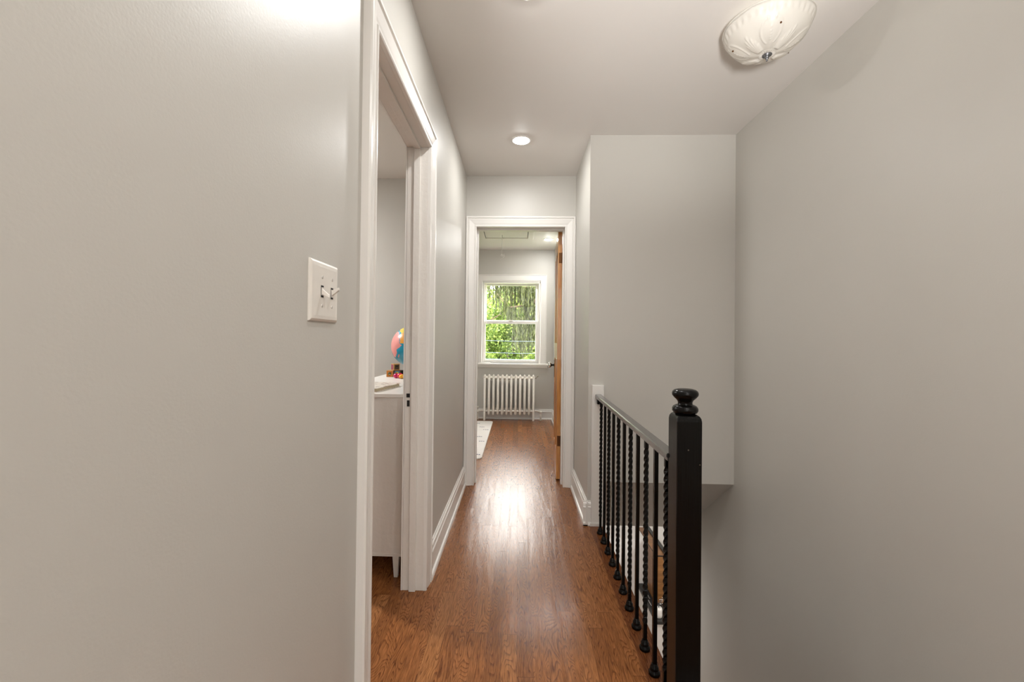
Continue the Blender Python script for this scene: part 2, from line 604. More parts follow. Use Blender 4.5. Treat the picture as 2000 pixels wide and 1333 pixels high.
# lower storey, seen through the railing
b = MB().box(-.6, 3.3, .5, 5.9, LOW - .1, LOW)
struct('floor_lower', b, M_CAB, 'floor of the storey below')
b = MB()
b.box(-.6, 3.3, 5.62, 5.75, LOW, -.335); b.box(3.2, 3.3, 3.5, 5.62, LOW, -.335); b.box(-.6, -.5, 3.5, 5.62, LOW, -.335)
b.box(XW + .12, 3.3, 3.5, 3.6, LOW, -.335); b.box(-.6, .44, 3.4, 3.5, LOW, -.335)
struct('wall_lower', b, M_WHITE, 'white walls of the storey below')
b = MB().box(1.46, 3.3, 3.45, 5.9, -.335, -.25)
struct('ceiling_lower', b, M_WHITE, 'white ceiling of the storey below')
b = MB().box(.44, ST, .95, 3.42, LOW, -.335)
struct('wall_stair', b, M_WALL, 'grey wall below the hall floor beside the stairs')
b = MB().box(ST, XW, .8, .95, LOW, -.335)
struct('wall_stair_end', b, M_WALL, 'grey wall under the stair head')
b = MB().box(.6, 1.588, 5.27, 5.62, LOW, -1.3)
struct('trim_3', b, M_WHITE, 'white half-height partition on the storey below')

# stairs
b = MB(); n = 14; rise = -LOW / n; run = .245
for i in range(1, n):
    y0 = .95 + (i - 1) * run
    b.box(ST + .002, XW - .002, y0 + .002, y0 + run + .02, -i * rise - .03, -i * rise, mi=0)
    b.box(ST + .002, XW - .002, y0 + .002, y0 + .02, -i * rise, -(i - 1) * rise - .03, mi=1)
st = b.build('staircase', [M_FLOOR, M_TRIM])
tag(st, 'straight flight of brown treads going down behind the black railing', 'stairs')

# ------------------------------------------------------------------ mouldings
CAS = [(0, 0), (0, .013), (.004, .016), (.010, .016), (.013, .012), (.018, .012), (.026, .015), (.045, .019), (.058, .022),
       (.062, .018), (.066, .018), (.069, .025), (.080, .025), (.083, .020), (.083, 0)]

def casing(a0, a1, zt, plane, sgn, along, z0=0.0, prof=CAS, w=1.0, bottom=None):
    """mitred casing round an opening a0..a1 up to zt, in the plane (axis value), protruding sgn"""
    mb = MB(); rings = []
    for (u, d) in prof:
        u *= w
        path = [(a0 - u, z0), (a0 - u, zt + u), (a1 + u, zt + u), (a1 + u, z0)]
        ring = []
        for (a, z) in path:
            ring.append((plane + sgn * d, a, z) if along == 'Y' else (a, plane + sgn * d, z))
        rings.append(ring)
    vs_ = [v for r in rings for v in r]
    fs = []
    for k in range(len(prof) - 1):
        for i in range(3):
            fs.append((k * 4 + i, k * 4 + i + 1, (k + 1) * 4 + i + 1, (k + 1) * 4 + i))
    m = len(prof)
    fs.append([k * 4 for k in range(m)]); fs.append([k * 4 + 3 for k in range(m)][::-1])
    mb.add(vs_, fs)
    return mb

def base_board(mb, axis, plane, sgn, a, b_, h=.148):
    pr = [(0, 0), (.027, 0), (.027, .008), (.023, .017), (.015, .021), (.015, .105), (.018, .108), (.018, .113), (.013, .118),
          (.014, .128), (.012, .136), (.006, .14), (.006, h), (0, h)]
    pl = [(plane + sgn * d, z) for d, z in pr]
    if axis == 'Y': mb.prism(pl, 'Y', a, b_)        # runs along Y, profile in XZ
    else: mb.prism(pl, 'X', a, b_)                  # runs along X, profile in YZ
    return mb

struct('baseboard_left', base_board(MB(), 'Y', XL, 1, DY1 + .083, YF - .02), M_TRIM, 'white moulded baseboard on the left beyond the side doorway')
struct('baseboard_near', base_board(MB(), 'Y', XL, 1, YEND, DY0 - .083), M_TRIM, 'white baseboard on the left before the side doorway')
b = base_board(MB(), 'Y', XR, -1, YB - .027, YF - .02)
base_board(b, 'X', YB, -1, XR - .027, .4617)
b.box(.455, .545, YB - .032, YB - .002, 0, .02)
struct('baseboard_right', b, M_TRIM, 'white moulded baseboard wrapping the short right wall')
b = base_board(MB(), 'X', YW, -1, -2.6, .508)
base_board(b, 'Y', .508, -1, YR, YW)
struct('baseboard_bedroom', b, M_TRIM, 'white baseboard below the radiator in the back room')

# side doorway: frame
def jambs(x0, x1, y0, y1, zt, along, mats, stop):
    mb = MB()
    if along == 'Y':
        mb.box(x0, x1, y0 - .018, y0, 0, zt); mb.box(x0, x1, y1, y1 + .018, 0, zt); mb.box(x0, x1, y0 - .018, y1 + .018, zt, zt + .018)
        a, c = stop
        mb.box(a, c, y0, y0 + .011, 0, zt - .011); mb.box(a, c, y1 - .011, y1, 0, zt - .011); mb.box(a, c, y0, y1, zt - .011, zt)
    else:
        mb.box(x0 - .018, x0, y0, y1, 0, zt); mb.box(x1, x1 + .018, y0, y1, 0, zt); mb.box(x0 - .018, x1 + .018, y0, y1, zt, zt + .018)
        a, c = stop
        mb.box(x0, x0 + .011, a, c, 0, zt - .011); mb.box(x1 - .011, x1, a, c, 0, zt - .011); mb.box(x0, x1, a, c, zt - .011, zt)
    return mb
d1 = thing('door_1', (XL, 1.555, 0), 'open white-cased doorway in the left wall', 'doorway', kind='structure')
casing(DY0, DY1, DZ, XL, 1, 'Y').build('door_casing', M_TRIM, d1)
casing(DY0, DY1, DZ, LT, -.5, 'Y').build('door_casing', M_TRIM, d1)
jambs(LT, XL, DY0, DY1, DZ, 'Y', None, (-.486, -.456)).build('door_jamb', M_TRIM_OLD, d1, bevel=.0015)
b = MB(); b.box(-.509, -.493, DY1 - .0015, DY1 + .001, .879, .897); b.box(-.506, -.494, DY1 - .0015, DY1 + .001, .838, .866)
o = b.build('strike_hole', M_DARK, d1); o['label'] = 'two black latch holes in the white door jamb'

d2 = thing('door_2', (.01, YF, 0), 'white-cased doorway at the end of the hall', 'doorway', kind='structure')
casing(FX0, FX1, FZ, YF, -1, 'X').build('door_casing', M_TRIM, d2)
casing(FX0, FX1, FZ, YR, 1, 'X').build('door_casing', M_TRIM, d2)
jambs(FX0, FX1, YF, YR, FZ, 'X', None, (YR - .075, YR - .04)).build('door_jamb', M_TRIM, d2, bevel=.0015)

# half post at the stair end of the stub wall
struct('trim_1', MB().box(.4617, .5345, YB - .028, YB + .001, 0, .8705), M_TRIM, 'white painted half post on the end of the stub wall where the railing ends', bevel=.002)

# ------------------------------------------------------------------ railing
NX, NY, NS = .4626, 1.2374, .0721
rail = thing('stair_railing', (NX + NS / 2, NY + NS / 2, 0), 'black handrail with twisted and plain iron balusters and a turned newel post', 'railing')
y0r, y1r = NY + NS, YB - .028
xc = lambda y: .4765 + (y - 1.31) / (2.63 - 1.31) * (.4985 - .4765)
zr = lambda y: .8075 + (y - 1.31) / 1.32 * .008
pr = [(-.016, -.024), (.016, -.024), (.016, -.016), (.019, -.012), (.019, -.004), (.016, 0), (-.016, 0), (-.019, -.004), (-.019, -.012), (-.016, -.016)]
b = MB()
vs_ = []
for y in (y0r, y1r):
    vs_ += [(xc(y) + u, y, zr(y) + w) for u, w in pr]
n = len(pr)
b.add(vs_, [list(range(n)), [n + i for i in range(n)][::-1]] + [(i, n + i, n + (i + 1) % n, (i + 1) % n) for i in range(n)])
b.build('handrail', M_RAIL, rail, bevel=.001)
b = MB().box(xc(y1r) - .010, xc(y1r) + .012, y1r - .03, y1r, zr(y1r) - .058, zr(y1r) - .022)
b.build('bracket', M_BLACK, rail, bevel=.002)
for k in range(11):
    y = 2.5303 - k * .1168 if k < 10 else 1.368
    x = .4983 - k / 9 * .0175
    ztop = zr(y) - .023
    b = MB()
    if k % 2 == 0:
        h = .0066; nseg = 150
        z0, z1 = .10, ztop - .035
        rings = []
        zs = [.02, z0] + [z0 + (z1 - z0) * i / nseg for i in range(1, nseg + 1)] + [ztop]
        for z in zs:
            t = min(max(z, z0), z1) - z0
            a = t / .100 * 2 * PI + PI / 4
            # swollen in the twist so the ridges read
            r_ = h * 1.414
            rings.append([(x + r_ * math.cos(a + q * PI / 2), y + r_ * math.sin(a + q * PI / 2), z) for q in range(4)])
        vs_ = [v for r_ in rings for v in r_]; fs = []
        for i in range(len(rings) - 1):
            for q in range(4):
                fs.append((i * 4 + q, i * 4 + (q + 1) % 4, (i + 1) * 4 + (q + 1) % 4, (i + 1) * 4 + q))
        fs += [(3, 2, 1, 0), tuple(len(vs_) - 4 + q for q in range(4))]
        b.add(vs_, fs)
    else:
        b.box(x - .0068, x + .0068, y - .0068, y + .0068, .02, ztop)
    bl = b.build('baluster', M_BLACK, rail)
    bl['label'] = 'twisted iron baluster' if k % 2 == 0 else 'plain square iron baluster'
    s_ = MB().lathe([(.0185, .0012), (.0195, .004), (.0195, .011), (.0165, .015), (.0140, .017), (.0145, .022), (.0140, .028), (.0105, .031), (.0105, .037), (.008, .040)], (x, y, 0), n=24)
    s_.build('shoe', M_BLACK, bl)
# newel
cx_, cy_ = NX + NS / 2, NY + NS / 2
b = MB()
h = NS / 2
def sq(hh, z, r=.004):
    return [(cx_ + sx * hh, cy_ + sy * hh, z) for sx, sy in ((-1, -1), (1, -1), (1, 1), (-1, 1))]
lv = [sq(h, -.02), sq(h, .917), sq(h - .0015, .926), sq(h - .005, .932), sq(h - .012, .9365), sq(h - .02, .938)]
vs_ = [v for r_ in lv for v in r_]; fs = []
for i in range(len(lv) - 1):
    for q in range(4):
        fs.append((i * 4 + q, i * 4 + (q + 1) % 4, (i + 1) * 4 + (q + 1) % 4, (i + 1) * 4 + q))
fs += [(3, 2, 1, 0), tuple(len(vs_) - 4 + q for q in range(4))]
b.add(vs_, fs)
npost = b.build('newel_post', M_BLACK, rail, bevel=.0025)
b = MB().lathe([(.026, 0), (.033, .003), (.0365, .009), (.0365, .016), (.033, .022), (.027, .0255), (.0215, .0265), (.0205, .030), (.0205, .034),
                (.0235, .040), (.031, .047), (.0365, .054), (.0375, .060), (.0355, .066), (.030, .0705), (.021, .073), (.0001, .0738)], (cx_, cy_, .936), n=48)
b.build('finial', M_BLACK, npost)

# ------------------------------------------------------------------ switch plate
sw = thing('light_switch', (XL, .895, 1.185), 'white double toggle switch plate on the left wall before the doorway', 'light switch')
b = MB()
y0, y1, z0, z1 = .8315, .959, 1.185, 1.3117
pts = lambda e, x: [(x, y0 + e, z0 + e), (x, y1 - e, z0 + e), (x, y1 - e, z1 - e), (x, y0 + e, z1 - e)]
rg = [pts(0, XL), pts(0, XL + .002), pts(.0015, XL + .004), pts(.005, XL + .0062), pts(.012, XL + .0068)]
vs_ = [v for r_ in rg for v in r_]; fs = []
for i in range(4):
    for q in range(4):
        fs.append((i * 4 + q, i * 4 + (q + 1) % 4, (i + 1) * 4 + (q + 1) % 4, (i + 1) * 4 + q))
fs.append((16, 17, 18, 19))
b.add(vs_, fs)
b.build('plate', M_PLASTIC, sw)
xs_ = XL + .0068
for yc, d in ((.879, -1), (.925, 1)):
    zc = 1.2483
    f = MB().box(xs_ - .004, xs_ + .0006, yc - .0055, yc + .0055, zc - .0125, zc + .0125).build('toggle_slot', M_DARK, sw)
    f['label'] = 'dark slot round the toggle'
    MB().box(xs_ - .003, xs_ + .0012, yc - .0045, yc + .0045, zc - .0085 , zc + .0085).build('toggle_base', M_PLASTIC, sw)
    b = MB()
    a = [(xs_, zc - .0062), (xs_, zc + .0062), (xs_ + .016, zc + d * .0105 + .003), (xs_ + .0165, zc + d * .0105 - .003)]
    b.prism([(p[0], p[1]) for p in a], 'Y', yc - .0036, yc + .0036)
    b.build('toggle', M_PLASTIC, sw, bevel=.0008)
    for dz in (-.0302, .0302):
        s_ = MB().lathe([(.0034, 0), (.0034, .0006), (.002, .0011)], (xs_, yc, zc + dz), 'X', 16)
        s_.box(xs_ + .0009, xs_ + .0013, yc - .0005, yc + .0005, zc + dz - .0026, zc + dz + .0026, mi=1)
        s_.build('screw', [M_PLASTIC, M_DARK], sw)

# ------------------------------------------------------------------ ceiling lights
def recessed(x, y, label, z=CZ, lens=None):
    t = thing('recessed_light', (x, y, z), label, 'ceiling light', 'round recessed ceiling lights')
    MB().lathe([(.050, -.0025), (.052, -.006), (.060, -.005), (.066, -.0015), (.067, 0.0)], (x, y, z), n=48, cap=False).build('trim_ring', M_TRIM, t)
    MB().lathe([(.0001, -.012), (.018, -.0112), (.034, -.009), (.046, -.0055), (.050, -.003)], (x, y, z), n=48, cap=False).build('lens', lens or M_LENS, t)
    return t
recessed(.006, 2.72, 'lit round recessed light in the hall ceiling nearest the far doorway')
recessed(.02, 1.53, 'lit recessed light overhead beside the frosted bowl fixture')
recessed(.374, 5.44, 'lit recessed light in the back room beside the ceiling hatch', lens=M_LENS_BED)
recessed(.5, .2, 'unseen recessed light added above the near end of the hall')  # added out of view as fill for the near hall
recessed(.6, -1.2, 'unseen recessed light added at the hall end behind the viewpoint')  # out-of-view lamp put in to light the hall from behind
recessed(-1.4, 4.6, 'unseen recessed light added in the left half of the back room', lens=M_LENS_BED)  # extra unseen lamp, brightens the back room
recessed(-2.3, 2.8, 'unseen recessed light added in the side room beyond the left doorway', lens=M_FILL_SIDE)  # unseen lamp added to brighten the side room
recessed(.95, 4.0, 'unseen recessed light added at the foot of the stairs in the storey below', -.335, M_FILL_LOW)  # added out of sight to lift the stairwell
recessed(2.6, 4.3, 'second unseen recessed light added in the storey below', -.335, M_FILL_LOW)  # also added, lights the white walls downstairs

# bowl fixture
fx, fy = .9716, 1.689
fxt = thing('bowl_ceiling_light', (fx, fy, CZ), 'frosted scalloped glass bowl light on the right of the ceiling', 'ceiling light')
MB().lathe([(.06, 0), (.062, -.02), (.05, -.026), (.0001, -.026)], (fx, fy, CZ), n=40, cap=False).build('canopy', M_TRIM, fxt)
MB().lathe([(.004, -.155), (.004, 0)], (fx, fy, CZ), n=12).build('stem', M_CHROME, fxt)
# embossed bowl
nu, nv = 288, 64
outer = []; zrim, zbot, R0 = 2.398, 2.288, .155
def bump_at(a, t):
    """relief (towards the outside) at angle a, t from 0 centre to 1 rim"""
    e = 0.0
    # four plume fans
    q = (a + PI / 8) % (PI / 2) - PI / 4
    if .22 < t < .78:
        s = math.sin(PI * (t - .22) / .56)
        for c0, top in ((-.30, .5), (-.20, .6), (-.10, .70), (0, .78), (.10, .70), (.20, .6), (.30, .5)):
            if t < top:
                w = .040 / max(t, .25) * .55
                dd = (q - c0 * (.55 + .6 * t)) / w
                e += .0028 * math.exp(-dd * dd) * min(1, (top - t) / .06) * min(1, (t - .22) / .05)
    # lyre scrolls between
    q2 = (a + PI / 8 + PI / 4) % (PI / 2) - PI / 4
    if .4 < t < .9:
        wv = .34 * math.sqrt(max(0, 1 - ((t - .62) / .27) ** 2)) if abs(t - .62) < .27 else 0
        if wv > 0:
            dd = (abs(q2) - wv) * t / .022
            e += .0022 * math.exp(-dd * dd)
        dd = math.hypot((abs(q2) - .09) * t, t - .86) / .020
        e += .0026 * math.exp(-dd * dd)
        for tb in (.50, .555, .61, .67, .74):
            dd = math.hypot(q2 * t, t - tb) / .016
            e += .0024 * math.exp(-dd * dd)
    # ribbed centre rosette
    if t < .2:
        e += .0012 * math.cos(a * 24) * min(1, t / .1) * min(1, (.2 - t) / .04) + .0012
    # band below the rim
    if t > .92:
        e += .0016 * math.cos(a * 36) * math.exp(-((t - .95) / .02) ** 2)
        e += .003 * math.exp(-((t - .99) / .012) ** 2)
    return e
vs_ = []; fs = []
for j in range(nv + 1):
    t = max(j / nv, .02)
    for i in range(nu):
        a = 2 * PI * i / nu
        r = R0 * t
        z = zbot + (zrim - zbot) * (1 - math.sqrt(max(0, 1 - (t * .985) ** 2.3))) / .8155
        r *= 1 + .012 * math.cos(8 * a) * t ** 4
        z -= .0035 * math.cos(8 * a + PI) * (t ** 2) * (1 - t)*4
        e = bump_at(a, t)
        vs_.append((fx + (r + e * t) * math.cos(a), fy + (r + e * t) * math.sin(a), z - e * math.sqrt(1 - min(t, .99) ** 2)))
for j in range(nv):
    for i in range(nu):
        k = (i + 1) % nu
        fs.append((j * nu + i, j * nu + k, (j + 1) * nu + k, (j + 1) * nu + i))
ob = MB().add(vs_, fs, True).build('glass_bowl', M_FROST, fxt)
MB().lathe([(.1535, 2.3955), (.1575, 2.397), (.159, 2.400), (.1575, 2.403), (.154, 2.404), (.152, 2.401)], (fx, fy, 0), n=96, cap=False).build('glass_rim', M_FROST, fxt)
sol = ob.modifiers.new('thickness', 'SOLIDIFY'); sol.thickness = .003; sol.offset = -1
MB().lathe([(.0001, -.026), (.0035, -.024), (.004, -.021), (.002, -.018), (.006, -.015), (.007, -.013), (.004, -.011), (.008, -.009), (.0095, -.006), (.006, -.004), (.0175, -.0015), (.018, .001), (.0001, .002)], (fx, fy, zbot - .001), n=32, cap=False).build('finial', M_GREYMETAL, fxt)
for ang in (2.84, 4.56, .40):
    t = .78
    r = R0 * t
    z = zbot + (zrim - zbot) * (1 - math.sqrt(1 - (t * .985) ** 2.3)) / .8155 - .004
    MB().sphere((fx + r * math.cos(ang), fy + r * math.sin(ang), z), .0035, 12, 8).build('bead_screw', M_BRONZE, fxt)
for sx in (-.055, .055):
    bu = MB().sphere((fx + sx, fy, 2.365), .018, 20, 12).build('bulb', plain('warm_bulb', (1, .9, .75, 1), .5, emit=5, ecol=(1, .91, .78, 1)), fxt)

# ------------------------------------------------------------------ window
w = thing('window_1', (-.104, YW, .8), 'white double-hung window at the end of the back room looking onto trees', 'window', kind='structure')
WC = [(0, 0), (0, .012), (.004, .018), (.075, .018), (.080, .024), (.088, .024), (.088, 0)]
wc = MB(); rings = []
for u, d in WC:
    rings.append([(WX0 - u, YW - d, WZ0), (WX0 - u, YW - d, WZ1 + u + .012), (WX1 + u, YW - d, WZ1 + u + .012), (WX1 + u, YW - d, WZ0)])
vs_ = [v for r_ in rings for v in r_]
fs = [(k * 4 + i, k * 4 + i + 1, (k + 1) * 4 + i + 1, (k + 1) * 4 + i) for k in range(len(WC) - 1) for i in range(3)]
wc.add(vs_, fs); wc.box(WX0 - .02, WX1 + .02, YW - .01, YW, WZ1, WZ1 + .02)
wc.build('window_casing', M_TRIM, w)
MB().box(WX0 - .1, WX1 + .125, YW - .055, YW + .05, .776, .80).build('window_sill', M_TRIM, w, bevel=.004)
MB().prism([(YW, .735), (YW - .012, .735), (YW - .02, .742), (YW - .022, .776), (YW, .776)], 'X', WX0 - .088, WX1 + .105).build('apron', M_TRIM, w)
b = MB(); b.box(WX0, WX0 + .012, YW, 6.25, WZ0, WZ1); b.box(WX1 - .012, WX1, YW, 6.25, WZ0, WZ1); b.box(WX0, WX1, YW, 6.25, WZ1 - .02, WZ1)
b.box(WX0 + .012, WX0 + .024, YW + .002, YW + .03, WZ0, WZ1 - .02); b.box(WX1 - .024, WX1 - .012, YW + .002, YW + .03, WZ0, WZ1 - .02)
b.box(WX0, WX1, YW + .05, 6.25, .776, WZ0)
b.build('window_frame', M_TRIM, w)
def sash(name, x0, x1, z0, z1, gx0, gx1, gz0, gz1, y):
    b = MB(); t = .032
    b.box(x0, gx0, y, y + t, z0, z1); b.box(gx1, x1, y, y + t, z0, z1); b.box(gx0, gx1, y, y + t, z0, gz0); b.box(gx0, gx1, y, y + t, gz1, z1)
    o = b.build(name, M_TRIM, w, bevel=.003)
    MB().box(gx0 - .004, gx1 + .004, y + .014, y + .018, gz0 - .004, gz1 + .004).build('pane', M_GLASS, o)
    return o
xa, xb = WX0 + .012, WX1 - .012
sash('upper_sash', xa, xb, 1.395, WZ1 - .02, -.471, .2475, 1.425, 1.932, YW + .095)
lo = sash('lower_sash', xa, xb, WZ0, 1.413, -.478, .2475, .848, 1.371, YW + .045)
MB().box(-.145, -.085, YW + .03, YW + .065, 1.413, 1.425).build('sash_lock', M_TRIM, lo, bevel=.003)
MB().box(-.555, -.40, YW - .035, YW - .015, .80, .812).build('sill_lever', M_TRIM, w, bevel=.003).location.z += .0

# ------------------------------------------------------------------ radiator
RX0, SPC, RYF = -.468, .0627, 5.945
rad = thing('radiator', (RX0 + SPC * 5.5, 6.0, 0), 'white cast-iron column radiator under the back window', 'radiator')
for i in range(12):
    x = RX0 + i * SPC
    b = MB()
    end = i in (0, 11)
    for q, dy in enumerate((0, .047, .094)):
        zl = .095 if not (end and q in (0, 2)) else 0.0
        zt = .615
        b.tube([(x, RYF + dy, zl), (x, RYF + dy, zl + .012)] + [(x, RYF + dy, zt)] if end and q in (0, 2) else
               [(x, RYF + dy, .082), (x, RYF + dy, .088), (x, RYF + dy, .10), (x, RYF + dy, zt)],
               [.017, .015, .017] if end and q in (0, 2) else [.006, .013, .017, .017], 14)
    # rounded heads running front to back
    for zc, rr in ((.612, .024), (.135, .020)):
        b.sphere((x, RYF + .047, zc), 1, 20, 14, (.0175, .066, rr * (1.45 if zc > .5 else 1.6)))
        b.sphere((x, RYF + .002, zc), 1, 16, 10, (.0175, .020, rr * (1.5 if zc > .5 else 1.2)))
    # hubs to the neighbour
    if i < 11:
        for zc, rr in ((.600, .024), (.135, .022)):
            b.lathe([(rr * .8, 0), (rr, .012), (rr * .9, SPC / 2), (rr, SPC - .012), (rr * .8, SPC)], (x, RYF + .047, zc), 'X', 18)
            b.lathe([(rr * .55, 0), (rr * .55, SPC)], (x, RYF + .005, zc), 'X', 12)
    b.build('column_section', M_RAD, rad)
for zz in (.565, .172):
    MB().tube([(RX0, RYF + .02, zz), (RX0 + 11 * SPC, RYF + .02, zz)], .004, 8).build('tie_rod', M_RAD, rad)
MB().lathe([(.022, 0), (.026, -.006), (.020, -.014), (.012, -.018)], (RX0 - .012, RYF + .047, .60), 'X', 16).build('end_plug', M_RAD, rad)
xe = RX0 + 11 * SPC
b = MB().tube([(xe + .015, RYF + .03, .60), (xe + .035, RYF + .03, .602), (xe + .055, RYF + .025, .628), (xe + .075, RYF + .025, .628)], [.009, .007, .006, .007], 10)
b.sphere((xe + .060, RYF + .025, .63), .012); b.build('air_vent', M_CHROME, rad)
for sgn, x0_ in ((-1, RX0), (1, xe)):
    b = MB()
    px_ = x0_ + sgn * .105
    b.tube([(px_, RYF + .05, .0), (px_, RYF + .05, .115)], .013, 14)
    b.tube([(px_, RYF + .05, .118), (px_ - sgn * .03, RYF + .05, .132), (x0_, RYF + .047, .135)], [.016, .013, .012], 12)
    b.sphere((px_, RYF + .05, .118), .021)
    b.lathe([(.019, 0), (.019, .01)], (px_ - sgn * .035, RYF + .05, .13), 'X', 6)
    if sgn < 0:
        b.lathe([(.008, .13), (.008, .17), (.024, .172), (.026, .182), (.018, .19), (.001, .192)], (px_, RYF + .05, 0), n=20)
    p_ = b.build('valve_pipe', M_RAD, rad)
    MB().lathe([(.032, .0), (.032, .003), (.018, .007)], (px_, RYF + .05, 0), n=24).build('floor_flange', M_CHROME, p_)

# ------------------------------------------------------------------ open wooden door
HX, HY = .352, 3.464       # right edge of the hinge stile
dr = thing('wooden_door', (HX, HY, 0), 'varnished orange-brown panelled door standing open at the far doorway', 'door')
ang = math.radians(-3.0)
DW, DT, DH = .69, .033, 2.035
b = MB()
def dbox(mb, u0, u1, z0, z1, t0=0, t1=DT, mi=0):
    mb.box(HX - t1, HX - t0, HY + u0, HY + u1, z0, z1, mi)
st_, rl = .105, .12
z_ = [.012, .22, .98, 1.12, 1.90, DH]
dbox(b, 0, st_, z_[0], DH); dbox(b, DW - st_, DW, z_[0], DH)
dbox(b, st_, DW - st_, z_[0], z_[1]); dbox(b, st_, DW - st_, z_[2], z_[3]); dbox(b, st_, DW - st_, z_[4], z_[5])
mid = DW / 2
dbox(b, mid - .05, mid + .05, z_[1], z_[2]); dbox(b, mid - .05, mid + .05, z_[3], z_[4])
leafp = []
leaf = b.build('door_leaf', M_DOOR, dr, bevel=.0015)
b = MB()
for za, zb in ((z_[1], z_[2]), (z_[3], z_[4])):
    for ua, ub in ((st_, mid - .05), (mid + .05, DW - st_)):
        dbox(b, ua, ub, za, zb, .011, .022)
        dbox(b, ua + .035, ub - .035, za + .035, zb - .035, .006, .027)
b.build('panel', M_DOOR, leaf, bevel=.006)
for zc in (.323, 1.821):
    hb = MB(); dbox(hb, -.0025, .0, zc - .042, zc + .042, .001, .026)
    hb.lathe([(.0055, zc - .044), (.0055, zc + .044)], (HX + .003, HY - .006, 0), n=12)
    hb.build('hinge', M_BRONZE, dr)
kz = .905; ku = DW - .065
kb = MB(); dbox(kb, ku - .028, ku + .028, kz - .115, kz + .055, DT, DT + .003); kb.build('escutcheon', M_IRON, dr, bevel=.001)
kb = MB(); dbox(kb, ku - .028, ku + .028, kz - .115, kz + .055, -.003, 0); kb.build('escutcheon', M_IRON, dr, bevel=.001)
for sgn, x0_ in ((-1, HX - DT), (1, HX)):
    MB().lathe([(.016, 0), (.016, sgn * .004), (.009, sgn * .008), (.009, sgn * .022), (.013, sgn * .026), (.014, sgn * .03)], (x0_, HY + ku, kz), 'X', 20).build('knob_shank', M_IRON, dr)
    MB().lathe([(.013, sgn * .03), (.024, sgn * .036), (.027, sgn * .046), (.024, sgn * .055), (.014, sgn * .060)], (x0_, HY + ku, kz), 'X', 12).build('glass_knob', M_CRYSTAL, dr)
dr.rotation_euler.z = ang
# leaves fixed on the frame
for zc in (.323, 1.821):
    h_ = MB().box(FX1 - .0025, FX1, YR - .034, YR - .002, zc - .042, zc + .042).build('hinge_leaf', M_GREYMETAL, d2)

# ------------------------------------------------------------------ ceiling hatch with pull cord
ht = thing('ceiling_hatch', (-.16, 4.7, CZ), 'white attic hatch panel with flat trim in the back room ceiling', 'hatch')
hx0, hx1, hy0, hy1 = -.431, .109, 4.02, 5.345
MB().box(hx0 + .008, hx1 - .008, hy0 + .004, hy1 - .004, CZ - .006, CZ + .001).build('panel', M_CEIL, ht)
g = MB()
g.box(hx0, hx1, hy0, hy1, CZ - .0015, CZ + .001)
o = g.build('gap', M_DARK, ht); o['label'] = 'dark gap around the hatch panel'
t_ = MB(); wv = .068; zt = CZ - .012
t_.box(hx0 - wv, hx0, hy0 - wv, hy1 + wv, zt, CZ); t_.box(hx1, hx1 + wv, hy0 - wv, hy1 + wv, zt, CZ)
t_.box(hx0, hx1, hy0 - wv, hy0, zt, CZ); t_.box(hx0, hx1, hy1, hy1 + wv, zt, CZ)
t_.build('hatch_trim', M_CEIL, ht, bevel=.002)
co = thing('pull_cord', (-.213, 5.2, CZ - .006), 'thin white pull cord with a knotted end hanging from the hatch', 'cord')
MB().tube([(-.213, 5.2, CZ - .004), (-.211, 5.2, 2.35), (-.214, 5.2, 2.27), (-.213, 5.2, 2.19)], .0022, 8).build('cord', M_TRIM, co)
k_ = MB()
k_.tube([(-.213, 5.2, 2.20), (-.226, 5.195, 2.186), (-.212, 5.19, 2.168), (-.196, 5.2, 2.182), (-.204, 5.21, 2.196), (-.216, 5.2, 2.18)], .004, 8)
k_.tube([(-.204, 5.2, 2.185), (-.188, 5.2, 2.20), (-.182, 5.2, 2.178), (-.20, 5.2, 2.155), (-.238, 5.2, 2.128)], [.003, .003, .0035, .003, .002], 8)
k_.build('knot', M_TRIM, co)

# ------------------------------------------------------------------ rug
rgx, ry0, ry1 = -.338, 4.02, 5.85
b = MB()
out = []
def corner(cx, cy, r, a0):
    return [(cx + r * math.cos(a0 + PI / 2 * k / 6), cy + r * math.sin(a0 + PI / 2 * k / 6)) for k in range(7)]
out = corner(rgx - .05, ry1 - .05, .05, 0) + corner(-1.75, ry1 - .05, .05, PI / 2) + corner(-1.75, ry0 + .05, .05, PI) + corner(rgx - .05, ry0 + .05, .05, -PI / 2)
b.prism(out, 'Z', .0005, .011)
random.seed(3)
for r_ in range(14):
    yy = ry0 + .13 + r_ * .19 - (r_ % 2) * .03
    if yy > ry1 - .08: break
    for c_ in range(9):
        xx = rgx - .10 - c_ * .155 - (r_ % 3) * .07 + random.uniform(-.02, .02)
        if xx < -1.7: continue
        for s_ in range(random.choice((3, 4, 4))):
            xw = random.uniform(.012, .022)
            x1_ = xx + s_ * .023
            if x1_ + xw > rgx - .01: continue
            y1_ = yy + random.uniform(-.006, .006)
            b.box(x1_, x1_ + xw, y1_ - .011, y1_ + .011, .010, .0118, mi=1)
rg_ = b.build('rug', [M_RUG, M_NAVY], origin=(-1.05, 4.9, 0), bevel=.002)
tag(rg_, 'white woven rug with navy dashes on the back room floor left of the doorway', 'rug')

